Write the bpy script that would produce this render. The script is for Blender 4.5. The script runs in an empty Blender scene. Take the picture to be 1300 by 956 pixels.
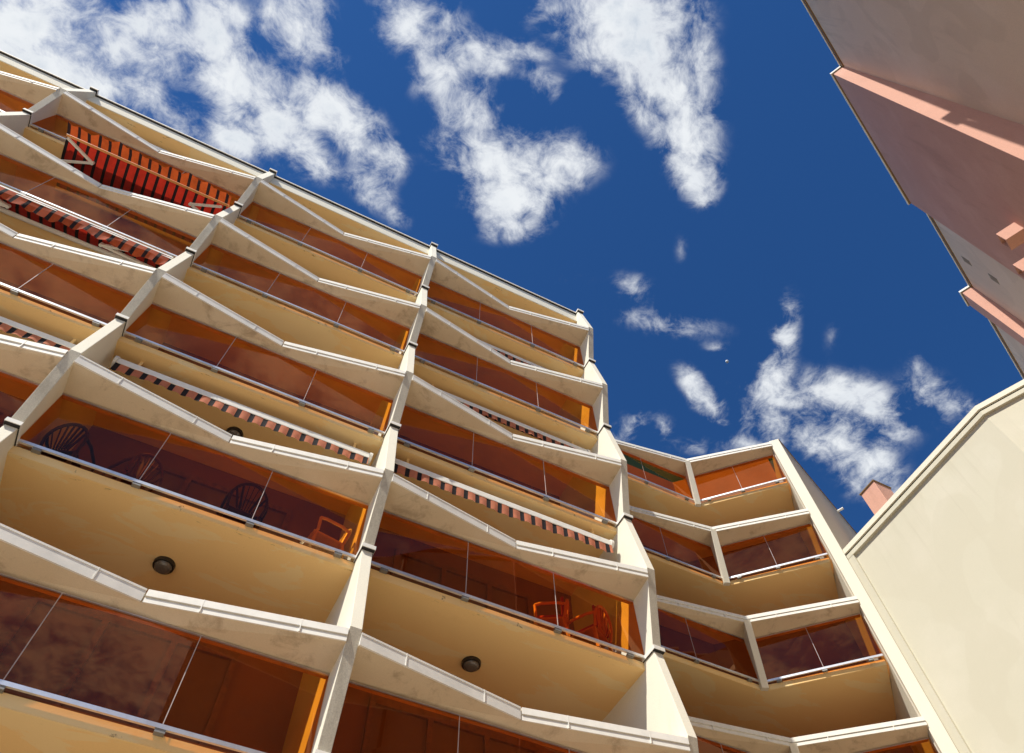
import bpy, bmesh, math, random
from mathutils import Matrix, Vector
random.seed(7)
R = math.radians
sc = bpy.context.scene
col = sc.collection

# ------------------------------------------------------------------ helpers
class MB:
    """collects faces, builds ONE mesh object"""
    def __init__(s): s.v=[]; s.f=[]; s.m=[]
    def poly(s, pts, m=0):
        b=len(s.v); s.v+= [tuple(p) for p in pts]; s.f.append(tuple(range(b,b+len(pts)))); s.m.append(m)
    def hexa(s, P, m=0):
        # P: 4 bottom (ccw seen from above) + 4 top
        b=len(s.v); s.v+=[tuple(p) for p in P]
        for q in ((3,2,1,0),(4,5,6,7),(0,1,5,4),(1,2,6,5),(2,3,7,6),(3,0,4,7)):
            s.f.append(tuple(b+i for i in q)); s.m.append(m)
    def box(s,x0,x1,y0,y1,z0,z1,m=0):
        s.hexa([(x0,y0,z0),(x1,y0,z0),(x1,y1,z0),(x0,y1,z0),(x0,y0,z1),(x1,y0,z1),(x1,y1,z1),(x0,y1,z1)],m)
    def prism(s, A, B, m=0):
        # two congruent rings
        n=len(A); b=len(s.v); s.v+=[tuple(p) for p in A]+[tuple(p) for p in B]
        s.f.append(tuple(b+i for i in reversed(range(n)))); s.m.append(m)
        s.f.append(tuple(b+n+i for i in range(n))); s.m.append(m)
        for i in range(n):
            j=(i+1)%n; s.f.append((b+i,b+j,b+n+j,b+n+i)); s.m.append(m)
    def bar(s,a,b,w,h=None,m=0,n=4,up=(0,0,1)):
        a=Vector(a); b=Vector(b); h=h or w; d=(b-a).normalized(); u=Vector(up)
        if abs(d.dot(u))>.97: u=Vector((1,0,0))
        x=d.cross(u).normalized(); y=x.cross(d).normalized()
        if n==4: ring=[(-.5,-.5),(.5,-.5),(.5,.5),(-.5,.5)]
        else: ring=[(.5*math.cos(2*math.pi*i/n),.5*math.sin(2*math.pi*i/n)) for i in range(n)]
        s.prism([a+x*p*w+y*q*h for p,q in ring],[b+x*p*w+y*q*h for p,q in ring],m)
    def tube(s,pts,w,n=8,m=0):
        for a,b in zip(pts,pts[1:]): s.bar(a,b,w,m=m,n=n)
    def build(s,name,mats,parent=None,loc=(0,0,0),rz=0,bevel=0,smooth=False):
        me=bpy.data.meshes.new(name); me.from_pydata(s.v,[],s.f)
        if not isinstance(mats,(list,tuple)): mats=[mats]
        for m in mats: me.materials.append(m)
        for p,i in zip(me.polygons,s.m): p.material_index=i
        bm=bmesh.new(); bm.from_mesh(me); bmesh.ops.recalc_face_normals(bm,faces=bm.faces); bm.to_mesh(me); bm.free()
        if smooth:
            for p in me.polygons: p.use_smooth=True
        o=bpy.data.objects.new(name,me); col.objects.link(o); o.parent=parent
        o.location=loc; o.rotation_euler=(0,0,rz)
        if bevel:
            b=o.modifiers.new('bevel','BEVEL'); b.width=bevel; b.segments=2; b.limit_method='ANGLE'; b.angle_limit=R(35)
        return o

def tag(o,label=None,cat=None,group=None,kind=None):
    for k,v in (('label',label),('category',cat),('group',group),('kind',kind)):
        if v: o[k]=v
    return o
def empty(name,loc=(0,0,0),rz=0,parent=None):
    o=bpy.data.objects.new(name,None); col.objects.link(o); o.location=loc; o.rotation_euler=(0,0,rz); o.parent=parent
    o.empty_display_size=.3
    return o
def children(o): return [c for c in list(col.objects) if c.parent==o]
def copy_tree(o,parent=None,loc=None):
    c=o.copy(); col.objects.link(c); c.parent=parent
    if loc is not None: c.location=loc
    for ch in children(o): copy_tree(ch,c)
    return c

# ------------------------------------------------------------------ materials
def newmat(name):
    m=bpy.data.materials.new(name); m.use_nodes=True; nt=m.node_tree
    return m,nt,nt.nodes['Principled BSDF']
def N(nt,t,**k):
    n=nt.nodes.new(t)
    for a,b in k.items(): setattr(n,a,b)
    return n
def worldpos(nt,scale=(1,1,1)):
    g=N(nt,'ShaderNodeNewGeometry'); mp=N(nt,'ShaderNodeMapping'); mp.inputs['Scale'].default_value=scale
    nt.links.new(g.outputs['Position'],mp.inputs['Vector']); return mp.outputs[0]
def noise(nt,vec,scale,detail=5,rough=.55,dist=0):
    n=N(nt,'ShaderNodeTexNoise'); n.inputs['Scale'].default_value=scale; n.inputs['Detail'].default_value=detail
    n.inputs['Roughness'].default_value=rough; n.inputs['Distortion'].default_value=dist
    nt.links.new(vec,n.inputs['Vector']); return n.outputs['Fac']
def maprange(nt,val,a,b,c=0,d=1,smooth=True):
    n=N(nt,'ShaderNodeMapRange'); n.interpolation_type='SMOOTHSTEP' if smooth else 'LINEAR'
    nt.links.new(val,n.inputs['Value'])
    for i,v in (('From Min',a),('From Max',b),('To Min',c),('To Max',d)): n.inputs[i].default_value=v
    return n.outputs[0]
def mix(nt,fac,a,b,mode='MIX'):
    n=N(nt,'ShaderNodeMix',data_type='RGBA',blend_type=mode)
    if isinstance(fac,(int,float)): n.inputs['Factor'].default_value=fac
    else: nt.links.new(fac,n.inputs['Factor'])
    for i,v in (('A',a),('B',b)):
        s=[x for x in n.inputs if x.name==i and x.type=='RGBA'][0]
        if isinstance(v,tuple): s.default_value=(*v,1)
        else: nt.links.new(v,s)
    return [x for x in n.outputs if x.type=='RGBA'][0]
def plaster(name,base,dark,light=None,stain=.35,stain_lo=.56,rough=.9,grain=90,bump=.25,streak=(1,1,.35),fine=.06):
    m,nt,p=newmat(name)
    v=worldpos(nt); vs=worldpos(nt,streak)
    c=base
    big=noise(nt,v,.9,4,.6)
    if light: c=mix(nt,maprange(nt,big,.45,.72,0,.8),base,light)
    st=noise(nt,vs,2.3,8,.68,.4)
    c=mix(nt,maprange(nt,st,stain_lo,stain_lo+.2,0,stain),c,dark)
    sp=noise(nt,v,14,6,.7)
    c=mix(nt,maprange(nt,sp,.66,.74,0,stain*1.3),c,dark)
    gr=noise(nt,v,grain,3,.6)
    gm=maprange(nt,gr,.3,.7,1-fine,1+fine,False)
    mul=N(nt,'ShaderNodeVectorMath',operation='SCALE'); nt.links.new(c,mul.inputs[0]) if not isinstance(c,tuple) else None
    nt.links.new(gm,mul.inputs['Scale'])
    nt.links.new(mul.outputs[0],p.inputs['Base Color'])
    p.inputs['Roughness'].default_value=rough
    b=N(nt,'ShaderNodeBump'); b.inputs['Strength'].default_value=bump; b.inputs['Distance'].default_value=.006
    nt.links.new(gr,b.inputs['Height']); nt.links.new(b.outputs[0],p.inputs['Normal'])
    return m
def simple(name,colr,rough=.5,metal=0,var=.12,scale=8):
    m,nt,p=newmat(name)
    v=worldpos(nt); n=noise(nt,v,scale,5,.6)
    c=mix(nt,maprange(nt,n,.35,.7),tuple(x*(1+var*.4) for x in colr),tuple(x*(1-var) for x in colr))
    nt.links.new(c,p.inputs['Base Color']); p.inputs['Roughness'].default_value=rough; p.inputs['Metallic'].default_value=metal
    return m
M={}
M['cream']=plaster('cream_render',(.78,.73,.58),(.50,.43,.31),(.81,.76,.61),stain=.20,stain_lo=.58)
M['concrete']=plaster('weathered_cream_concrete',(.62,.50,.335),(.28,.20,.12),(.68,.57,.41),stain=.58,stain_lo=.50,bump=.4,streak=(1.2,1.2,.5))
M['finish']=plaster('cream_fin_render',(.80,.75,.60),(.45,.38,.27),(.83,.78,.63),stain=.22,stain_lo=.57,bump=.35,streak=(1.3,1.3,.3))
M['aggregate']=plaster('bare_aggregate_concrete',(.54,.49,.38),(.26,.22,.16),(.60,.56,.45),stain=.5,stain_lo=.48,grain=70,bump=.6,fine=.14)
M['soffit']=plaster('ochre_painted_ceiling',(.87,.59,.25),(.55,.31,.09),None,stain=.20,stain_lo=.60,streak=(.5,1.2,1),fine=.03)
def soffit_wear():
    m=M['soffit']; nt=m.node_tree; p=nt.nodes['Principled BSDF']
    src=p.inputs['Base Color'].links[0].from_socket
    v=worldpos(nt); v2=worldpos(nt,(.6,1.6,1))
    pale=maprange(nt,noise(nt,v2,1.1,10,.62,.6),.53,.57,0,.6)
    c=mix(nt,pale,src,(.86,.68,.36))
    g=N(nt,'ShaderNodeNewGeometry'); sp=N(nt,'ShaderNodeSeparateXYZ'); nt.links.new(g.outputs['Position'],sp.inputs[0])
    edge=maprange(nt,sp.outputs[1],7.26,7.36,1,0)
    n=noise(nt,worldpos(nt,(1,3.5,1)),4.5,9,.7,.4)
    mk=N(nt,'ShaderNodeMath',operation='MULTIPLY'); nt.links.new(edge,mk.inputs[0]); nt.links.new(maprange(nt,n,.615,.66,0,.7),mk.inputs[1])
    c=mix(nt,mk.outputs[0],c,(.16,.10,.05))
    n=noise(nt,v,5.5,6,.6,.2)
    c=mix(nt,maprange(nt,n,.76,.775,0,.5),c,(.28,.17,.08))
    nt.links.new(c,p.inputs['Base Color'])
soffit_wear()
M['sidewall']=plaster('smooth_cream_wall',(.62,.585,.45),(.47,.42,.31),(.66,.62,.49),stain=.16,stain_lo=.58,grain=130,bump=.3)
M['beige']=plaster('beige_rough_render',(.76,.58,.41),(.55,.41,.28),(.80,.63,.46),stain=.30,stain_lo=.52,grain=60,bump=.5,streak=(1,1,.25))
M['pink']=plaster('pink_rough_render',(.62,.33,.235),(.38,.19,.13),(.68,.38,.28),stain=.30,stain_lo=.52,grain=45,bump=.6,streak=(1,1,.2))
M['grey']=plaster('grey_beige_render',(.50,.44,.35),(.35,.30,.24),stain=.2)
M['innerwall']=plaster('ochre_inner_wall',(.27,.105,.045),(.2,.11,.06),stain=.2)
M['white']=simple('white_painted_metal',(.82,.79,.70),.7,0,.07,6)
M['coping']=simple('white_sheet_coping',(.77,.74,.66),.7,0,.10,3)
M['alu']=simple('aluminium_rail',(.72,.72,.73),.35,.8,.12,5)
M['clamp']=simple('dull_clamp_metal',(.25,.24,.22),.55,.5)
M['seal']=simple('translucent_joint_seal',(.50,.40,.34),.6)
M['ventdark']=simple('faded_vent_paint',(.30,.24,.17),.8)
M['black']=simple('black_seal_and_shade',(.015,.013,.012),.7)  # mastic joints, also drip shade and dark openings put into the colour
M['brown']=simple('brown_window_wood',(.23,.09,.035),.5,0,.3,12)
M['brownmetal']=simple('brown_fascia_metal',(.20,.12,.045),.5)
M['dark']=simple('dark_lamp_metal',(.035,.027,.02),.4,.4)
M['chairdark']=simple('dark_plastic',(.05,.02,.03),.35)
M['chairwhite']=simple('cream_plastic',(.9,.82,.62),.35)
M['chairbrown']=simple('brown_plastic',(.14,.05,.03),.4)
M['chairwood']=simple('orange_wood',(.75,.33,.10),.45)
M['redfabric']=simple('red_cushion',(.45,.02,.02),.8)
M['floor']=plaster('balcony_floor_tiles',(.15,.055,.03),(.10,.04,.025),stain=.3)
M['rooffelt']=simple('grey_roof_gravel',(.28,.26,.24),.9,0,.3,30)
M['paving']=plaster('pale_courtyard_paving',(.41,.35,.28),(.24,.20,.16),(.45,.39,.32),stain=.4,grain=20)
def wall_drips(m,z0,z1,colr,amt):
    nt=m.node_tree; p=nt.nodes['Principled BSDF']; src=p.inputs['Base Color'].links[0].from_socket
    g=N(nt,'ShaderNodeNewGeometry'); sp=N(nt,'ShaderNodeSeparateXYZ'); nt.links.new(g.outputs['Position'],sp.inputs[0])
    dr=noise(nt,worldpos(nt,(1,1,.05)),5,6,.7)
    ln=noise(nt,worldpos(nt,(.5,.5,.02)),3,3,.6)
    lim=N(nt,'ShaderNodeMath',operation='MULTIPLY_ADD'); lim.inputs[1].default_value=4; nt.links.new(ln,lim.inputs[0]); nt.links.new(sp.outputs[2],lim.inputs[2])
    a=maprange(nt,lim.outputs[0],z0+2,z1+2,0,1); mk=N(nt,'ShaderNodeMath',operation='MULTIPLY'); nt.links.new(a,mk.inputs[0]); nt.links.new(maprange(nt,dr,.50,.68,0,amt),mk.inputs[1])
    c=mix(nt,mk.outputs[0],src,colr)
    patch=noise(nt,worldpos(nt),.55,2,.4,1.2)
    c=mix(nt,maprange(nt,patch,.50,.53,0,.22),c,tuple(x*1.12 for x in colr))
    nt.links.new(c,p.inputs['Base Color'])
wall_drips(M['sidewall'],10.5,13.2,(.50,.46,.34),.45)
wall_drips(M['beige'],15.5,19.5,(.50,.37,.25),.45)
# lamp glass
m,nt,p=newmat('smoky_lamp_glass'); p.inputs['Base Color'].default_value=(.12,.10,.08,1); p.inputs['Roughness'].default_value=.15; M['lampglass']=m
# clear window pane
m,nt,p=newmat('dark_window_pane'); p.inputs['Base Color'].default_value=(.20,.09,.04,1); p.inputs['Roughness'].default_value=.6; M['pane']=m
# amber glass: thin tinted sheet
def amber(name,tint,ior):
    m=bpy.data.materials.new(name); m.use_nodes=True; nt=m.node_tree; nt.nodes.clear()
    out=N(nt,'ShaderNodeOutputMaterial'); tr=N(nt,'ShaderNodeBsdfTransparent'); gl=N(nt,'ShaderNodeBsdfGlossy'); mx=N(nt,'ShaderNodeMixShader'); lw=N(nt,'ShaderNodeLayerWeight')
    lw.inputs[0].default_value=.5; pw=N(nt,'ShaderNodeMath',operation='POWER'); pw.inputs[1].default_value=4.5; nt.links.new(lw.outputs['Facing'],pw.inputs[0]); fr=N(nt,'ShaderNodeMath',operation='MULTIPLY_ADD'); fr.inputs[1].default_value=1-ior; fr.inputs[2].default_value=ior; nt.links.new(pw.outputs[0],fr.inputs[0]); gl.inputs['Roughness'].default_value=.012; gl.inputs['Color'].default_value=(1,.52,.30,1)
    v=worldpos(nt); n=noise(nt,v,1.1,4,.6)
    c=mix(nt,maprange(nt,n,.35,.7),tint,tuple(t*.82 for t in tint))
    n2=noise(nt,v,.8,1,.4); b=N(nt,'ShaderNodeBump'); b.inputs['Strength'].default_value=.05; b.inputs['Distance'].default_value=.05
    nt.links.new(n2,b.inputs['Height']); nt.links.new(b.outputs[0],gl.inputs['Normal'])
    nt.links.new(c,tr.inputs['Color']); nt.links.new(fr.outputs[0],mx.inputs[0]); nt.links.new(tr.outputs[0],mx.inputs[1]); nt.links.new(gl.outputs[0],mx.inputs[2])
    nt.links.new(mx.outputs[0],out.inputs[0]); return m
M['amber']=amber('amber_tinted_glass',(.90,.34,.025),.085)
# striped canvas: black stripes over orange, striped along object x
def canvas(name,c1,c2,period,duty,trans):
    m,nt,p=newmat(name)
    tc=N(nt,'ShaderNodeTexCoord'); sx=N(nt,'ShaderNodeSeparateXYZ'); nt.links.new(tc.outputs['Object'],sx.inputs[0])
    d=N(nt,'ShaderNodeMath',operation='DIVIDE'); d.inputs[1].default_value=period; nt.links.new(sx.outputs[0],d.inputs[0])
    fr=N(nt,'ShaderNodeMath',operation='FRACT'); nt.links.new(d.outputs[0],fr.inputs[0])
    lt=N(nt,'ShaderNodeMath',operation='LESS_THAN'); lt.inputs[1].default_value=duty; nt.links.new(fr.outputs[0],lt.inputs[0])
    # thin pale pinstripes either side
    v=worldpos(nt); n=noise(nt,v,5,5,.6)
    base=mix(nt,maprange(nt,n,.35,.7),c1,tuple(x*.75 for x in c1))
    c=mix(nt,lt.outputs[0],base,c2)
    nt.links.new(c,p.inputs['Base Color']); p.inputs['Roughness'].default_value=.9
    if trans:
        out=nt.nodes['Material Output']; tl=N(nt,'ShaderNodeBsdfTranslucent'); nt.links.new(c,tl.inputs[0]); mx=N(nt,'ShaderNodeMixShader'); mx.inputs[0].default_value=trans
        nt.links.new(p.outputs[0],mx.inputs[1]); nt.links.new(tl.outputs[0],mx.inputs[2]); nt.links.new(mx.outputs[0],out.inputs[0])
    return m
M['valance']=canvas('terracotta_striped_canvas',(.66,.22,.11),(.015,.01,.01),.205,.36,.25)
M['valance_bright']=canvas('orange_striped_canvas',(.50,.085,.016),(.02,.01,.01),.205,.30,.3)
M['canvasred']=canvas('red_striped_canvas',(.38,.022,.01),(.01,.006,.006),.205,.30,.4)

# ------------------------------------------------------------------ measures (metres, camera at the origin)
H=2.85; Z0=18.80; W=4.449
XF=[5.97-W*k for k in range(4,-1,-1)]        # fin centre lines
YC=6.94; YK=6.68; YG=7.18; YB=8.95           # cap face, knee, glass plane, back wall
GZ=-1.6
levels=[Z0-H*j for j in range(1,6)]           # balcony floor levels

# ------------------------------------------------------------------ ground
g=MB(); g.box(-400,400,-400,400,GZ-.3,GZ)
tag(g.build('ground',M['paving']),kind='structure')

# ------------------------------------------------------------------ MAIN APARTMENT BUILDING
apt=empty('apartment_building',(-1,9,GZ))
tag(apt,'cream apartment block with sawtooth fins and V-shaped balconies of amber glass','apartment building')
OFF=Vector((1,-9,-GZ))       # children keep world measures
def P(o): o.location=Vector(o.location)+OFF; return o

# back wall + mass
w=MB()
w.box(XF[0]-.05,XF[4]+.02,YB,14,GZ,18.34)
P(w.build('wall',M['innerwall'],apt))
# corner wing mass (back walls of the two facets)
w=MB()
A=[(XF[4]+.03,11.4),(11.6,11.4),(13.9,9.05),(16.5,10.15),(16.5,14),(XF[4]+.03,14)]
w.prism([(x,y,GZ) for x,y in A],[(x,y,15.90) for x,y in A])
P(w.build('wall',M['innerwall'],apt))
w=MB()
A=[(XF[4]+.10,10.62),(11.22,10.62),(13.30,8.55),(13.9,8.85),(14.0,14),(XF[4]+.10,14)]
w.prism([(x,y,15.95) for x,y in A],[(x,y,18.30) for x,y in A])
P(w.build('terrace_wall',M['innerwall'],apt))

# roof
r=MB(); r.box(XF[0]-.07,XF[4]+.07,7.08,14,18.345,18.76); ro=P(r.build('roof',[M['cream']],apt,bevel=.008))
r=MB(); r.box(XF[0],XF[4],7.10,8.94,18.335,18.343); rs=r.build('soffit',M['soffit'],ro)
r=MB(); r.box(XF[0]-.07,XF[4]+.07,7.03,7.4,18.785,18.825,0); r.box(XF[0]-.07,XF[4]+.07,7.045,7.39,18.762,18.785,1)
r.build('coping',[M['white'],M['black']],ro)

# fins
T=.145
def fin_profile():
    pts=[(6.97,Z0-.055)]
    for j in range(0,6):
        pts.append((YK,Z0-j*H-1.505))
        if j<5: pts.append((6.97,Z0-(j+1)*H-.0))
    pts.append((6.97,1.7)); pts.append((6.97,GZ)); pts.append((8.96,GZ)); pts.append((8.96,Z0-.055))
    return pts
def make_fin():
    pr=fin_profile(); a=MB()
    a.prism([(-T/2,y,z) for y,z in pr],[(T/2,y,z) for y,z in pr])
    n=len(pr)
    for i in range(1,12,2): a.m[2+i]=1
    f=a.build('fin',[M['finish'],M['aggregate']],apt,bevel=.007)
    def cap(z,yend):
        c=MB(); t=.095
        c.box(-t,t,6.91,yend,z-.03,z+.03,0)
        c.box(-t+.008,t-.008,6.925,yend-.003,z-.046,z-.0302,1)  # black strip under the cap: mastic and painted drip shadow together
        return c
    c0=cap(Z0,7.06); c0.build('cap',[M['white'],M['black']],f)
    for j in range(1,6):
        c=MB(); t=.093; z=Z0-j*H
        # collar wrapping the front and both cheeks of the fin
        for (x0,x1,y0,y1) in ((-t,t,6.908,6.972),(-t,-T/2-.001,6.972,7.27),(T/2+.001,t,6.972,7.27)):
            c.box(x0,x1,y0,y1,z-.028,z+.034,0)
            c.box(x0+.006,x1-.006,y0+.010,y1-.003,z-.042,z-.0282,1)  # black line: mastic plus the collar's drip shadow, put into its colour
        c.build('cap',[M['white'],M['black']],f)
    return f
f0=make_fin(); fins=[f0]
for k in range(1,5): fins.append(copy_tree(f0,apt))
for k,f in enumerate(fins): f.location=Vector((XF[k],0,0))+OFF

# generic balcony between two fins. coordinates: local x 0..w along facade, y world, z relative to floor level
def slab_mb(poly,zt=-.012,zb=-.16):
    s=MB(); s.prism([(x,y,zb) for x,y in poly],[(x,y,zt) for x,y in poly]); return s
def band(s,a0,a1,i0,i1,zo=1.15,zi=1.06,zt=1.285):
    # a0,a1 outer line ends, i0,i1 inner line ends (xy)
    s.hexa([(*a0,zo),(*a1,zo),(*i1,zi),(*i0,zi),(*a0,zt),(*a1,zt),(*i1,zt),(*i0,zt)])
def offs(a,b,d):
    v=Vector((b[0]-a[0],b[1]-a[1])).normalized(); n=Vector((v[1],-v[0])); return n*d
def cop(s,a,b,striped,depth=.17):
    a=Vector(a); b=Vector(b)
    def slabp(out,inn,z0,z1):
        o=offs(a,b,out); i=offs(a,b,-inn)
        s.hexa([(*(a+o),z0),(*(b+o),z0),(*(b+i),z0),(*(a+i),z0),(*(a+o),z1),(*(b+o),z1),(*(b+i),z1),(*(a+i),z1)])
    d=(b-a); 
    for t in (.27,.76):
        p=a+d*t; u=d.normalized()*.006; o=offs(a,b,.0325); i=offs(a,b,-.004)
        s.hexa([(*(p-u+o),1.1485),(*(p+u+o),1.1485),(*(p+u+i),1.1485),(*(p-u+i),1.1485),(*(p-u+o),1.3115),(*(p+u+o),1.3115),(*(p+u+i),1.3115),(*(p-u+i),1.3115)])
    if striped:
        slabp(.030,depth,1.225,1.31); slabp(.016,.004,1.150,1.208); slabp(.004,.003,1.208,1.225)
    else:
        slabp(.030,depth,1.285,1.31); slabp(.024,.004,1.150,1.284)
def glazing(parent,a,b,n,pz0=.03,pz1=1.055,first=.02):
    a=Vector((*a,0)); b=Vector((*b,0)); d=(b-a); L=d.length; u=d/L; nrm=Vector((u.y,-u.x,0))
    for i in range(n):
        p=a+u*(L*i/n+.006); q=a+u*(L*(i+1)/n-.006); t=MB()
        e=[nrm.xy*random.uniform(-.006,.006) for _ in range(4)]; t.poly([(*(p.xy+e[0]),pz0),(*(q.xy+e[1]),pz0),(*(q.xy+e[2]),pz1),(*(p.xy+e[3]),pz1)])
        t.build('glass_pane',M['amber'],parent)
    r=MB()
    def bx(p,q,o0,o1,z0,z1,m=0):
        p=p.copy(); q=q.copy(); A0=p+nrm*o1; A1=q+nrm*o1; B1=q+nrm*o0; B0=p+nrm*o0
        r.hexa([(*A0.xy,z0),(*A1.xy,z0),(*B1.xy,z0),(*B0.xy,z0),(*A0.xy,z1),(*A1.xy,z1),(*B1.xy,z1),(*B0.xy,z1)],m)
    bx(a,b,-.014,.016,-.012,.032)                # bottom channel
    bx(a,b,-.020,.020,1.052,1.058)               # thin top channel under ledge
    for i in range(1,n):                          # joint strips
        p=a+u*(L*i/n); bx(p-u*.0045,p+u*.0045,-.003,.005,.032,1.052,2)
    for i in range(n+1):
        t=min(max(L*i/n,.25),L-.25); p=a+u*t
        bx(p-u*.05,p+u*.05,-.050,.010,-.048,-.0105,1)
    r.build('rail',[M['alu'],M['clamp'],M['seal']],parent)
def make_balcony(w):
    x0=T/2; x1=W-T/2; xm=W/2+.02
    b=slab_mb([(x0,7.235),(x1,7.235),(x1,8.945),(x0,8.945)],-.03,-.15).build('balcony',M['soffit'],apt)
    s=MB(); s.box(x0,x1,7.237,8.943,-.158,-.151); s.build('soffit',M['soffit'],b)
    s=MB(); s.box(x0,x1,7.25,8.943,-.029,-.004); s.build('floor',M['floor'],b)
    s=MB(); ym=7.075; e=6.71
    band(s,(x0,e),(xm,ym),(x0,7.26),(xm,7.26)); band(s,(xm,ym),(x1,e),(xm,7.26),(x1,7.26))
    s.build('parapet',M['concrete'],b)
    s=MB(); cop(s,(x0,e),(xm-.012,ym),False); s.build('coping',M['coping'],b)
    s=MB(); cop(s,(xm+.012,ym),(x1,e),True); s.build('coping',M['white'],b)
    glazing(b,(x0,YG),(x1,YG),3)
    # french window in the back wall
    f=MB(); X0,X1=.9,3.5
    for x in (X0,X0+.86,X0+1.73,X1-.08): f.box(x,x+.08,8.88,8.955,.02,2.2)
    f.box(X0,X1,8.885,8.956,2.2,2.3); f.box(X0,X1,8.885,8.956,0,.1)
    fo=f.build('window',M['brown'],b)
    f=MB(); f.box(X0+.05,X1-.05,8.93,8.944,.09,2.21); f.build('pane',M['pane'],fo)
    return b
b0=make_balcony(W); first=True
for k in range(4):
    for z in levels:
        o=b0 if first else copy_tree(b0,apt)
        first=False
        o.location=Vector((XF[k],0,z))+OFF

# corner wing balconies: facet L along x, facet R turned 45 degrees towards the viewer
PL0=(XF[4]+T/2,9.53); PC=(10.74,9.53); PR1=(12.47,7.80)
CL0=(6.08,9.10); CM=(8.3,9.46); CC=(10.50,9.15); CR1=(12.33,7.60)
def wing_balcony(roofed=True):
    b=slab_mb([(PL0[0],9.585),(PC[0]+.02,9.585),(12.53,7.86),(13.86,9.10),(11.62,11.39),(PL0[0],11.39)],-.03,-.15).build('balcony',M['soffit'],apt)
    s=slab_mb([(PL0[0],9.59),(PC[0]+.022,9.59),(12.53,7.866),(13.85,9.10),(11.61,11.385),(PL0[0],11.385)],-.151,-.158); s.build('soffit',M['soffit'],b)
    s=slab_mb([(PL0[0],9.60),(PC[0]+.03,9.60),(12.53,7.88),(13.85,9.10),(11.61,11.385),(PL0[0],11.385)],-.004,-.029); s.build('floor',M['floor'],b)
    s=MB()
    band(s,CL0,CM,(CL0[0],9.62),(CM[0],9.62)); band(s,CM,CC,(CM[0],9.62),(10.77,9.62)); band(s,CC,CR1,(10.79,9.60),(12.53,7.87))
    s.build('parapet',M['concrete'],b)
    s=MB(); cop(s,CL0,CM,False); s.build('coping',M['coping'],b)
    s=MB(); cop(s,CM,CC,True); cop(s,CC,CR1,True); s.build('coping',M['white'],b)
    glazing(b,PL0,(PC[0]-.07,PC[1]),3); glazing(b,(PC[0]+.06,PC[1]-.06),PR1,2)
    # raking post at the re-entrant corner
    s=MB(); n=Vector((-.383,-.924)); t=Vector((.924,-.383))*.075
    bo=Vector(PC)+n*.06; to=Vector(CC)+n*.05; bi=Vector(PC)-n*.04; ti=Vector(PC)-n*.04
    s.hexa([(*(bo-t),-.16),(*(bo+t),-.16),(*(bi+t),-.16),(*(bi-t),-.16),(*(to-t),1.20),(*(to+t),1.20),(*(ti+t),1.20),(*(ti-t),1.20)])
    s.build('corner_post',M['cream'],b,bevel=.006)
    f=MB()
    for x in (7.2,8.1,9.0,9.9): f.box(x,x+.08,11.33,11.41,.02,2.2)
    f.box(7.2,9.98,11.335,11.412,2.2,2.3)
    fo=f.build('window',M['brown'],b); f=MB(); f.box(7.23,9.95,11.37,11.391,.05,2.21); f.build('pane',M['pane'],fo)
    return b
wb=wing_balcony(); wb.location=Vector((0,0,levels[0]))+OFF
for z in levels[1:]: copy_tree(wb,apt).location=Vector((0,0,z))+OFF

# end fin of the wing: tall slab, front face looks back towards the courtyard
s=MB(); d=Vector((.707,.707)); t=Vector((.707,-.707))
e0=Vector((12.335,7.62)); e1=Vector((12.52,7.435))
q=[e0,e1,e1+d*2.2,e0+d*2.2]
s.prism([(*p,GZ) for p in q],[(*p,17.36) for p in q]); P(s.build('end_fin',M['cream'],apt,bevel=.01))
# grey side wall behind the end fin
s=MB(); u=Vector((.92,.392)); n2=Vector((-.392,.92)); a=Vector((12.53,7.45)); c=a+u*5.0
q=[a,c,c+n2*.3,a+n2*.3]
s.prism([(*p,GZ) for p in q],[(*p,17.33) for p in q]); P(s.build('side_wall',M['grey'],apt))
s=MB(); q=[a-n2*.02,c-n2*.02,c+n2*.34,a+n2*.34]
s.prism([(*p,17.345) for p in q],[(*p,17.37) for p in q]); P(s.build('side_wall_coping',M['brownmetal'],apt))
s=MB(); pp=Vector((15.62,8.79)); s.bar((*(pp-n2*.22),17.25),(*(pp+n2*.05),17.25),.075,m=0,n=12); P(s.build('overflow_pipe',M['white'],apt))

# ------------------------------------------------------------------ LOW CREAM BUILDING (right)
low=empty('side_building',(14,3,GZ)); LO=Vector((-14,-3,-GZ))
tag(low,'smooth plain cream building with pale coping and a pink chimney on its roof','building')
def PL(o): o.location=Vector(o.location)+LO; return o
ZA=12.84
A1=(12.66,7.47); A2=(12.66,3.09); A3=(13.70,.905)
s=MB(); q=[A1,A2,A3,(19,3.2),(19,10.2)]
s.prism([(x,y,GZ) for x,y in q],[(x,y,ZA-.13) for x,y in q]); PL(s.build('wall',M['sidewall'],low))
def ring(o0,z0,z1,m,name,mat,inn=.35):
    s=MB()
    nA=Vector((-1,0)); nB=Vector((-.902,-.432)); nm=(nA+nB).normalized()/(((nA+nB).normalized()).dot(nA))
    P1,P2,P3=Vector(A1),Vector(A2),Vector(A3)
    outs=[P1+nA*o0,P2+nm*o0,P3+nB*o0]; ins=[P1-nA*inn,P2-nm*inn,P3-nB*inn]
    for i in (0,1):
        a,b,c,d_=outs[i],outs[i+1],ins[i+1],ins[i]
        s.hexa([(*a,z0),(*b,z0),(*c,z0),(*d_,z0),(*a,z1),(*b,z1),(*c,z1),(*d_,z1)])
    PL(s.build(name,mat,low))
ring(.085,ZA-.005,ZA+.125,0,'coping',M['cream']); ring(.04,ZA-.055,ZA-.006,0,'coping_gap',M['black']); ring(.065,ZA-.165,ZA-.056,0,'coping',M['sidewall'])
s=MB(); s.box(12.60,12.659,7.30,7.52,GZ,ZA-.17); PL(s.build('corner_joint',M['sidewall'],low))
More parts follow.
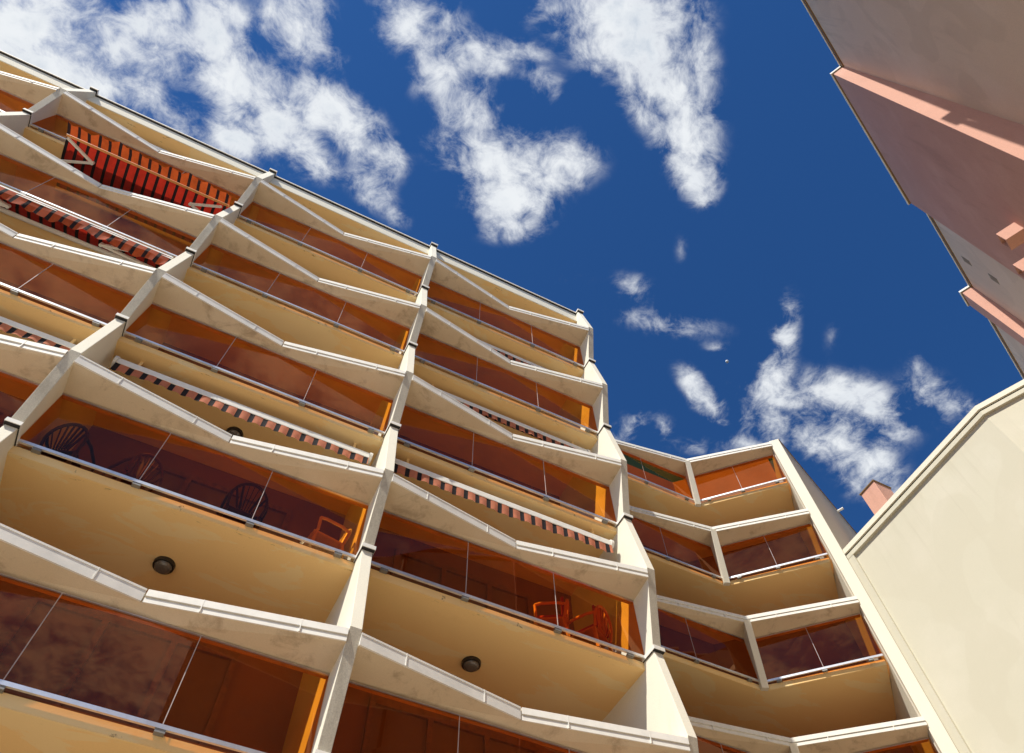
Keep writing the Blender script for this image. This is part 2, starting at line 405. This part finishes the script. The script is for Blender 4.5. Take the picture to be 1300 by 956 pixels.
s=MB(); s.box(-.3,.3,-.27,.27,0,3.66,0); s.box(-.33,.33,-.30,.30,3.66,3.70,1); s.box(-.22,.22,-.2,.2,3.70,3.74,1)
PL(s.build('chimney',[M['pink'],M['brownmetal']],low,(15.35,7.28,ZA-.14+.0),bevel=.006))

# ------------------------------------------------------------------ BEIGE AND PINK BUILDING (upper right), axes s (along) and d (away from camera)
tow=empty('beige_building',(8,-6,GZ)); TO=Vector((-8,6,-GZ))
tag(tow,'tall beige rendered building with projecting pink bay and slim pink fin under the roof edge','building')
U=Vector((.9151,.4032)); V=Vector((.4032,-.9151))
def sd(s_,d_,z): p=U*s_+V*d_; return (p.x,p.y,z)
D=4.83
def PT(o): o.location=Vector(o.location)+TO; return o
def sbox(m,s0,s1,d0,d1,z0,z1,mi=0):
    m.hexa([sd(s0,d1,z0),sd(s1,d1,z0),sd(s1,d0,z0),sd(s0,d0,z0),sd(s0,d1,z1),sd(s1,d1,z1),sd(s1,d0,z1),sd(s0,d0,z1)],mi)
S0=-2.2; S1=24
m=MB(); sbox(m,S0,S1,D,D+9,GZ,18.66); PT(m.build('wall',M['beige'],tow))
m=MB(); sbox(m,S0-.03,S1+.03,D-.045,D+9.03,18.80,18.845,0); sbox(m,S0-.015,S1+.015,D-.03,D+9.0,18.665,18.80,1)
PT(m.build('roof_coping',[M['white'],M['brownmetal']],tow))
# tapering bay
m=MB(); za=18.70
def bayring(z,dl,dr): return [sd(7.12,D+.01,z),sd(7.12,dl,z),sd(11.30,dr,z),sd(11.30,D+.01,z)]
m.prism(bayring(GZ,3.86,4.0)[::1],bayring(za,4.55,4.57)); bay=PT(m.build('bay',M['pink'],tow,bevel=.01))
m=MB(); sbox(m,7.09,11.33,4.51,D-.05,18.735,18.80,0); sbox(m,7.11,11.31,4.53,D-.05,18.705,18.735,1)
m.build('coping',[M['white'],M['brownmetal']],bay)
for s_ in (9.13,9.90):
    m=MB(); sbox(m,s_,s_+.035,4.006,4.36,12.30,12.60); sbox(m,s_+.225,s_+.26,4.006,4.36,12.30,12.60)
    sbox(m,s_+.0355,s_+.2245,4.006,4.36,12.565,12.60); sbox(m,s_+.0355,s_+.2245,4.006,4.36,12.30,12.335); sbox(m,s_+.0355,s_+.2245,4.25,4.36,12.336,12.564,1)  # black back plate stands in for the shade inside the open channel
    m.build('scupper',[M['pink'],M['black']],bay)
m=MB(); sbox(m,14.60,15.10,4.53,D+.01,GZ,18.70); fn=PT(m.build('pink_fin',M['pink'],tow,bevel=.01))
m=MB(); sbox(m,14.57,15.13,4.49,D-.05,18.735,18.80,0); sbox(m,14.59,15.11,4.51,D-.05,18.705,18.735,1); m.build('coping',[M['white'],M['brownmetal']],fn)
for z_ in (17.98,16.78):
    m=MB()
    for i in range(5): sbox(m,13.17,13.33,D-.012,D+.0,z_-.16+i*.065,z_-.12+i*.065)
    sbox(m,13.15,13.35,D-.006,D+.0,z_-.18,z_+.18); PT(m.build('vent_grille',M['ventdark'],tow))
# rainwater pipe further along the wall
m=MB(); pa=sd(3.42,D-.13,0); m.bar((pa[0],pa[1],GZ),(pa[0],pa[1],18.45),.11,n=12); sbox(m,3.32,3.52,D-.24,D-.02,18.3,18.6)
PT(m.build('downpipe',M['brownmetal'],tow))

# ------------------------------------------------------------------ AWNINGS
def wavy(x,amp=.012,per=.205): return amp*abs(math.sin(math.pi*x/per))
def awning_closed(x0,x1,zs,y,label,drop=.20,cass=True,flap=None):
    """retracted awning below ceiling level zs"""
    L=x1-x0; y*=.990; a=empty('awning',(x0,y,zs)); tag(a,label,'awning',None)
    b=MB(); b.box(0,L,-.03,.03,-.41,-.29,0)
    b.build('front_bar',M['white'],a,bevel=.006)
    c=MB(); 
    for e in (-.05,L+.003): c.bar((e,.045,-.33),(e+.047,.045,-.33),.20,m=0,n=20); c.build('end_cap',M['coping'],a); c=MB()
    for e in (.25,L-.25): c=MB(); c.box(e-.02,e+.02,.10,.16,-.24,0); c.build('bracket',M['soffit'],a)
    c=MB(); c.bar((0.0,.10,-.29),(L,.10,-.29),.12,n=16); c.build('roller_tube',M['valance'],a)
    v=MB(); n=int(L/.02)
    for i in range(n):
        xa=i*L/n; xb=(i+1)*L/n
        f=lambda x:(x,-.022+.004*math.sin(x*9)+.003*math.sin(x*31), -.405)
        g_=lambda x:(x,-.028+.010*math.sin(x*7+.5)+.010*math.sin(x*31), -.405-drop+wavy(x)+(.02*math.sin(x*2.1)))
        v.poly([f(xa),f(xb),g_(xb),g_(xa)])
    v.build('valance',M['valance'],a)
    return a
sb=lambda z:z-.158
BX=lambda k:(XF[k]+.30,XF[k+1]-.15)
G='striped awnings under the balconies'
def Gp(a): a['group']=G
Gp(awning_closed(-2.68,1.30,sb(10.25),7.42,'closed striped awning directly above the balcony with the fan-backed dark chair'))
Gp(awning_closed(1.70,5.72,sb(10.25),7.33,'closed striped awning directly above the balcony with the two red cushioned chairs',.23))
Gp(awning_closed(1.98,5.70,sb(13.1),7.50,'middle one of three closed striped awnings in the bay next to the inner corner',.17))
Gp(awning_closed(1.98,5.60,sb(15.95),7.52,'topmost of three closed striped awnings in the bay next to the inner corner',.15))
Gp(awning_closed(-7.0,-3.18,sb(10.25),7.48,'closed striped awning at the left picture edge, lowest in the far-left bay',.17))
Gp(awning_closed(-7.0,-3.35,18.335,7.42,'closed awning right under the roof edge with only its pale bar showing',.05))
Gp(awning_closed(-2.6,1.2,sb(15.95),7.68,'closed awning showing as a second pale bar behind the coping in the middle bay',.05))

def awning_open(x0,x1,zs,bar,hem,back,label,mats,armx):
    a=empty('awning',(x0,7.5,zs)); tag(a,label,'awning',G); L=x1-x0
    rel=lambda p:(p[0]-7.5,p[1]-zs)
    by,bz=rel(bar); hy,hz=rel(hem); ky,kz=rel(back)
    t=MB(); t.bar((0,ky,kz),(L,ky,kz),.10,n=16); t.build('roller_tube',M['coping'],a)
    t=MB(); hb=.05 if mats[2] else .02; t.box(0,L,by-.025,by+.025,bz-hb,bz+hb); t.build('front_bar',M['white'] if mats[2] else M['chairwood'],a,bevel=.004)
    f=MB(); n=int(L/.02)
    for i in range(n):
        xs=[i*L/n,(i+1)*L/n]; rows=6
        def q(x,t_): return (x,by+(ky-by)*t_,bz+.02+(kz-bz)*t_-.07*math.sin(math.pi*t_)+.008*math.sin(x*7))
        for r_ in range(rows): f.poly([q(xs[0],r_/rows),q(xs[1],r_/rows),q(xs[1],(r_+1)/rows),q(xs[0],(r_+1)/rows)])
    f.build('fabric',M[mats[0]],a)
    v=MB()
    for i in range(n):
        xa=i*L/n; xb=(i+1)*L/n
        top=lambda x:(x,by-.028,bz)
        mid=lambda x:(x,by*.5+hy*.5-.02+.02*math.sin(x*5),bz*.5+hz*.5+.015*math.sin(x*11))
        bot=lambda x:(x,hy+.030*math.sin(x*4.3)+.022*math.sin(x*17)+.025*abs(math.sin(math.pi*x/.205)),hz+.02*math.sin(x*13))
        v.poly([top(xa),top(xb),mid(xb),mid(xa)]); v.poly([mid(xa),mid(xb),bot(xb),bot(xa)])
    v.build('valance',M[mats[1]],a)
    for (p,e,q_) in armx:
        ar=MB(); F=lambda p:(p[0]-x0,p[1]-7.5,p[2]-zs)
        ar.bar(F(p),F(e),.045,.055); ar.bar(F(e),F(q_),.045,.055); ar.bar((F(e)[0],F(e)[1],F(e)[2]-.035),(F(e)[0],F(e)[1],F(e)[2]+.035),.07,n=12)
        ar.build('arm',M['white'],a)
    return a
awning_open(-6.42,-3.03,sb(15.95),(6.90,15.58),(6.58,15.50),(8.15,15.62),
   'wide-open orange and red striped awning glowing high in the far-left bay',('canvasred','valance_bright',0),
   [((-6.38,6.94,15.55),(-5.80,7.22,15.50),(-6.40,7.46,15.50)),((-3.16,6.97,15.55),(-3.76,7.18,15.50),(-3.50,7.28,15.50))])
awning_open(-7.05,-3.12,sb(13.1),(7.09,12.80),(7.10,12.50),(7.52,12.86),
   'partly open striped awning with white front bar and folded arms at far left',('canvasred','valance_bright',1),
   [((-3.55,7.17,12.76),(-4.30,7.33,12.72),(-3.3,7.40,12.74)),((-6.7,7.17,12.76),(-5.9,7.33,12.72),(-6.9,7.5,12.74))])

# ------------------------------------------------------------------ CEILING LAMPS
def lamp(x,y,z,label):
    e=empty('ceiling_lamp',(x,y,z)); tag(e,label,'ceiling lamp','round bulkhead lamps on the balcony ceilings')
    def disc(r0,z0,r1,z1,n=32):
        return [(r0*math.cos(2*math.pi*i/n),r0*math.sin(2*math.pi*i/n),z0) for i in range(n)],[(r1*math.cos(2*math.pi*i/n),r1*math.sin(2*math.pi*i/n),z1) for i in range(n)]
    b=MB(); A_,B_=disc(.135,-.055,.14,-.001); b.prism(A_,B_); b.build('base_ring',M['dark'],e,bevel=.006)
    b=MB()
    prof=[(.112,-.056),(.105,-.075),(.085,-.094),(.055,-.106),(.0,-.11)]; n=28
    for (r0,z0),(r1,z1) in zip(prof,prof[1:]):
        for i in range(n):
            t0=2*math.pi*i/n; t1=2*math.pi*(i+1)/n
            b.poly([(r0*math.cos(t0),r0*math.sin(t0),z0),(r0*math.cos(t1),r0*math.sin(t1),z0),(r1*math.cos(t1),r1*math.sin(t1),z1),(r1*math.cos(t0),r1*math.sin(t0),z1)] if r1>0 else [(r0*math.cos(t0),r0*math.sin(t0),z0),(r0*math.cos(t1),r0*math.sin(t1),z0),(0,0,z1)])
    b.build('lamp_glass',M['lampglass'],e,smooth=True)
lamp(-.765,8.18,7.242,'round dark ceiling lamp below the balcony with the fan-backed dark chair')
lamp(3.58,8.16,7.242,'round dark ceiling lamp below the balcony with the red cushioned chairs')
lamp(-.775,8.12,10.092,'ceiling lamp half hidden by the coping kink beside a closed awning')

# ------------------------------------------------------------------ CHAIRS
def plastic_chair(x,y,z,rz,mat,label,cushion=None):
    e=empty('garden_chair',(x,y,z),rz); tag(e,label,'chair')
    # faces local +y, back at -y
    s=MB(); s.box(-.24,.24,-.22,.24,.41,.44)
    s.build('seat',mat,e,bevel=.012)
    bk=MB(); n=7
    top=[]
    for i in range(13):
        t=math.pi*i/12; top.append((-.25*math.cos(t),-.25-.05*math.sin(t),.60+.28*math.sin(t)))
    pts=[(-.23,-.22,.43)]+top+[(.23,-.22,.43)]
    bk.tube(pts,.045,8)
    for i in range(n):
        a=(i-(n-1)/2)/((n-1)/2); bk.bar((a*.10,-.22,.44),(a*.215,-.285,.60+.27*math.sqrt(max(0,1-(a*.86)**2))),.032,.012)
    bk.build('backrest',mat,e)
    for sx in (-1,1):
        a=MB(); a.tube([(sx*.27,.20,.42),(sx*.28,.21,.64),(sx*.28,.12,.665),(sx*.28,-.12,.665),(sx*.25,-.255,.66)],.045,8); a.build('armrest',mat,e)
        for sy in (-1,1):
            l=MB(); l.bar((sx*.22,sy*.2,.42),(sx*.27,sy*.25,0),.045,.045); l.build('leg',mat,e)
    if cushion:
        c=MB(); c.box(-.22,.22,-.20,.22,.442,.50); c.build('cushion',cushion,e,bevel=.02)
        c=MB(); c.box(-.20,.20,-.24,-.19,.50,.86); c.build('cushion',cushion,e,bevel=.02)
    return e
ZF=7.40
plastic_chair(-.14,7.68,ZF,R(4),M['chairdark'],'dark plastic chair with fan-shaped slatted back against the amber glass')
plastic_chair(1.02,7.62,ZF,R(100),M['chairwhite'],'cream plastic armchair glowing orange through the glass beside the fin')
plastic_chair(-2.45,7.72,ZF,R(-20),M['chairdark'],'leftmost dim dark chair behind the amber glass, near the left fin')
plastic_chair(-1.62,7.78,ZF,R(35),M['chairbrown'],'brown chair with arms between the two dark chairs behind amber glass')
plastic_chair(4.62,7.66,ZF,R(60),M['chairwood'],'left one of two wooden armchairs with red cushions, seen through amber glass',M['redfabric'])
plastic_chair(5.28,7.62,ZF,R(30),M['chairwood'],'right one of two wooden armchairs with red cushions, nearest the end fin',M['redfabric'])

# ------------------------------------------------------------------ MOON (tiny pale disc in the blue)
md=Vector((.47012,.28739,.8345))*900
bm=bmesh.new(); bmesh.ops.create_uvsphere(bm,u_segments=24,v_segments=16,radius=1.9)
me=bpy.data.meshes.new('moon'); bm.to_mesh(me); bm.free()
mm,nt,p=newmat('pale_moon'); p.inputs['Base Color'].default_value=(.85,.85,.85,1); p.inputs['Roughness'].default_value=1; me.materials.append(mm)
mo=bpy.data.objects.new('moon',me); col.objects.link(mo); mo.location=md; tag(mo,'tiny white round speck alone in the deep blue sky','moon')

# ------------------------------------------------------------------ SKY
SUN=Vector((-.65,-.32,1)).normalized()
elev=math.asin(SUN.z); rot=math.atan2(SUN.x,SUN.y)
wld=bpy.data.worlds.new('World'); sc.world=wld; wld.use_nodes=True; nt=wld.node_tree; nt.nodes.clear()
out=N(nt,'ShaderNodeOutputWorld'); bg=N(nt,'ShaderNodeBackground'); nt.links.new(bg.outputs[0],out.inputs[0])
sky=N(nt,'ShaderNodeTexSky',sky_type='NISHITA'); sky.sun_disc=False; sky.sun_elevation=elev; sky.sun_rotation=rot%(2*math.pi)
sky.air_density=1.0; sky.dust_density=.2; sky.ozone_density=3.0; sky.altitude=300
tc=N(nt,'ShaderNodeTexCoord'); sx=N(nt,'ShaderNodeSeparateXYZ'); nt.links.new(tc.outputs['Generated'],sx.inputs[0])
mz=N(nt,'ShaderNodeMath',operation='MAXIMUM'); mz.inputs[1].default_value=.06; nt.links.new(sx.outputs[2],mz.inputs[0])
inv=N(nt,'ShaderNodeMath',operation='DIVIDE'); inv.inputs[0].default_value=1; nt.links.new(mz.outputs[0],inv.inputs[1])
qv=N(nt,'ShaderNodeVectorMath',operation='SCALE'); nt.links.new(tc.outputs['Generated'],qv.inputs[0]); nt.links.new(inv.outputs[0],qv.inputs['Scale'])
fl=N(nt,'ShaderNodeVectorMath',operation='MULTIPLY'); fl.inputs[1].default_value=(1,1,0); nt.links.new(qv.outputs[0],fl.inputs[0]); Q=fl.outputs[0]
# warp
wn=N(nt,'ShaderNodeTexNoise'); wn.inputs['Scale'].default_value=5; wn.inputs['Detail'].default_value=4; nt.links.new(Q,wn.inputs['Vector'])
ws=N(nt,'ShaderNodeVectorMath',operation='SUBTRACT'); ws.inputs[1].default_value=(.5,.5,.5); nt.links.new(wn.outputs['Color'],ws.inputs[0])
wm=N(nt,'ShaderNodeVectorMath',operation='SCALE'); wm.inputs['Scale'].default_value=.045; nt.links.new(ws.outputs[0],wm.inputs[0])
wa=N(nt,'ShaderNodeVectorMath',operation='ADD'); nt.links.new(Q,wa.inputs[0]); nt.links.new(wm.outputs[0],wa.inputs[1]); QW=wa.outputs[0]
BL=[(-0.469,0.321,0.107,0.053,2.58,1.1),(-0.45,0.373,0.109,0.047,2.61,1.1),(-0.377,0.305,0.085,0.038,2.79,1.0),(-0.349,0.261,0.068,0.035,2.59,0.95),(-0.384,0.361,0.083,0.042,2.98,1.0),(-0.277,0.235,0.056,0.042,2.76,1.0),(-0.235,0.277,0.065,0.051,3.04,1.1),(-0.184,0.306,0.067,0.043,-3.11,1.05),(-0.224,0.348,0.058,0.038,3.06,0.9),(-0.185,0.179,0.054,0.036,2.57,0.95),(-0.154,0.194,0.037,0.031,2.94,0.85),(-0.127,0.255,0.058,0.039,-3.13,0.95),(-0.073,0.268,0.054,0.038,-2.79,0.95),(-0.03,0.292,0.039,0.038,-2.33,0.85),(-0.03,0.335,0.044,0.028,-2.85,0.8),(0.019,0.354,0.028,0.018,-2.83,0.65),(-0.121,0.332,0.05,0.033,-3.09,0.8),(-0.289,0.358,0.052,0.027,3.1,0.8),(-0.055,0.114,0.059,0.041,2.92,0.9),(-0.01,0.154,0.048,0.038,-3.0,0.85),(0.026,0.115,0.054,0.03,2.99,0.85),(0.069,0.088,0.048,0.02,2.84,0.75),(0.115,0.113,0.035,0.024,-3.13,0.7),(0.053,0.183,0.052,0.041,-2.96,0.9),(0.115,0.215,0.09,0.044,2.86,1.1),(0.179,0.189,0.064,0.037,2.61,0.95),(0.144,0.261,0.065,0.04,2.68,1.0),(0.166,0.298,0.053,0.023,2.5,0.8),(0.079,0.209,0.047,0.033,3.01,0.9),(0.083,0.02,0.044,0.023,2.69,0.8),(0.168,-0.007,0.103,0.043,2.77,1.05),(0.218,0.019,0.087,0.044,3.01,1.15),(0.266,0.049,0.076,0.044,-3.11,1.15),(0.317,0.08,0.055,0.042,-2.74,1.0),(0.354,0.118,0.043,0.035,-2.72,0.9),(0.381,0.144,0.024,0.021,-2.77,0.7),(0.285,-0.014,0.047,0.026,0.93,0.8),(0.147,0.044,0.04,0.037,2.97,0.7),(0.281,0.332,0.031,0.013,2.7,0.53),(0.377,0.307,0.049,0.027,3.1,0.65),(0.442,0.33,0.092,0.026,2.79,0.67),(0.398,0.223,0.032,0.015,0.97,0.43),(0.527,0.329,0.025,0.012,2.73,0.52),(0.575,0.412,0.076,0.023,-2.79,0.95),(0.596,0.222,0.036,0.02,0.72,0.65),(0.62,0.272,0.052,0.024,0.96,0.85),(0.645,0.329,0.054,0.032,0.97,0.95),(0.677,0.362,0.083,0.03,3.1,0.85),(0.763,0.312,0.084,0.037,3.13,0.9),(0.72,0.4,0.111,0.037,3.01,0.85),(0.809,0.391,0.102,0.048,-2.96,0.95),(0.875,0.412,0.078,0.054,-2.63,0.85),(0.68,0.454,0.084,0.03,2.93,0.56),(0.493,0.519,0.052,0.039,1.62,0.65),(0.537,0.489,0.045,0.029,-2.58,0.56),(0.608,0.497,0.06,0.024,2.93,0.52),(0.888,0.251,0.078,0.041,-2.75,0.65),(0.837,0.22,0.038,0.019,0.9,0.52),(0.955,0.248,0.069,0.032,-3.13,0.56),(0.832,0.32,0.088,0.049,-2.81,0.85),(0.956,0.428,0.069,0.048,-2.54,0.52),(0.685,0.233,0.039,0.019,0.98,0.39),(0.761,0.196,0.019,0.012,0.66,0.39),(-0.6,-0.62,0.45,0.32,0.6,1.15),(-0.28,-0.42,0.26,0.2,0.2,1.05),(0.0,-0.62,0.22,0.16,-0.3,0.8),(0.5,-0.8,0.3,0.14,0.3,0.75),(-1.1,-0.2,0.4,0.3,0.3,1.1),(-1.2,-1.1,0.5,0.4,0.3,1.0),(-0.6,-0.15,0.2,0.16,0.4,0.95),(1.1,-1.2,0.5,0.3,0.2,0.9),(-0.1,-1.3,0.5,0.3,0.1,1.0)]
acc=None
for cx,cy,rx,ry,an,wt in BL:
    mp=N(nt,'ShaderNodeMapping',vector_type='TEXTURE'); mp.inputs['Location'].default_value=(cx,cy,0); mp.inputs['Rotation'].default_value=(0,0,an); mp.inputs['Scale'].default_value=(rx*1.75,ry*1.75,1)
    nt.links.new(QW,mp.inputs['Vector']); gr=N(nt,'ShaderNodeTexGradient',gradient_type='SPHERICAL'); nt.links.new(mp.outputs[0],gr.inputs[0])
    ml=N(nt,'ShaderNodeMath',operation='MULTIPLY'); ml.inputs[1].default_value=wt; nt.links.new(gr.outputs['Fac'],ml.inputs[0])
    if acc is None: acc=ml.outputs[0]
    else:
        ad=N(nt,'ShaderNodeMath',operation='SMOOTH_MAX'); ad.inputs[2].default_value=.25; nt.links.new(acc,ad.inputs[0]); nt.links.new(ml.outputs[0],ad.inputs[1]); acc=ad.outputs[0]
n1=noise(nt,QW,9,13,.62,.3)
n2=noise(nt,QW,26,10,.68,.5)
def math_(op,a,b=None,c=None):
    n=N(nt,'ShaderNodeMath',operation=op)
    for i,v in enumerate((a,b,c)):
        if v is None: continue
        if isinstance(v,(int,float)): n.inputs[i].default_value=v
        else: nt.links.new(v,n.inputs[i])
    return n.outputs[0]
dn=math_('ADD',acc,math_('MULTIPLY_ADD',n1,2.2,-1.22))
dn=math_('ADD',dn,math_('MULTIPLY_ADD',n2,1.3,-.65))
dens=math_('MULTIPLY',maprange(nt,dn,.10,.95),maprange(nt,acc,.22,.55))
# shading inside the cloud: thick parts greyer-blue, rims white
thick=maprange(nt,dn,.6,1.5)
shade=math_('MULTIPLY',thick,maprange(nt,noise(nt,Q,7,8,.6),.42,.60))
ccol=mix(nt,shade,(7.9,8.2,8.5),(4.6,5.3,6.3))
skyc=mix(nt,1.0,sky.outputs[0],(.26,.60,.98),'MULTIPLY')
final=mix(nt,dens,skyc,ccol)
nt.links.new(final,bg.inputs[0]); bg.inputs[1].default_value=.085

sl=bpy.data.lights.new('sun','SUN'); sl.energy=4.8; sl.angle=R(.53); sl.color=(1,.955,.88)
so=bpy.data.objects.new('sun',sl); col.objects.link(so); so.rotation_euler=(-SUN).to_track_quat('-Z','Y').to_euler(); so.location=(-20,-10,40)

# ------------------------------------------------------------------ CAMERA
cd=bpy.data.cameras.new('camera'); co=bpy.data.objects.new('camera',cd); col.objects.link(co); sc.camera=co
MR=[[0.8939847899903409,-0.44777663314447336,-0.01694939750332474],[0.3900822194609346,0.7962981703855351,-0.46232573571139257],[0.22051543557392364,0.40670051715045663,0.8865481555015463]]
r_=Vector(MR[0]); d_=Vector(MR[1]); f_=Vector(MR[2])
m4=Matrix.Identity(4)
for i in range(3): m4[i][0]=r_[i]; m4[i][1]=-d_[i]; m4[i][2]=-f_[i]
co.matrix_world=m4
cd.sensor_width=36; cd.sensor_fit='HORIZONTAL'; cd.lens=944.96*36/1300; cd.shift_y=-45/1300; cd.clip_start=.05; cd.clip_end=3000

sc.view_settings.view_transform='Standard'; sc.view_settings.look='None'; sc.view_settings.gamma=1; sc.view_settings.exposure=.35
sc.cycles.max_bounces=10; sc.cycles.transparent_max_bounces=16
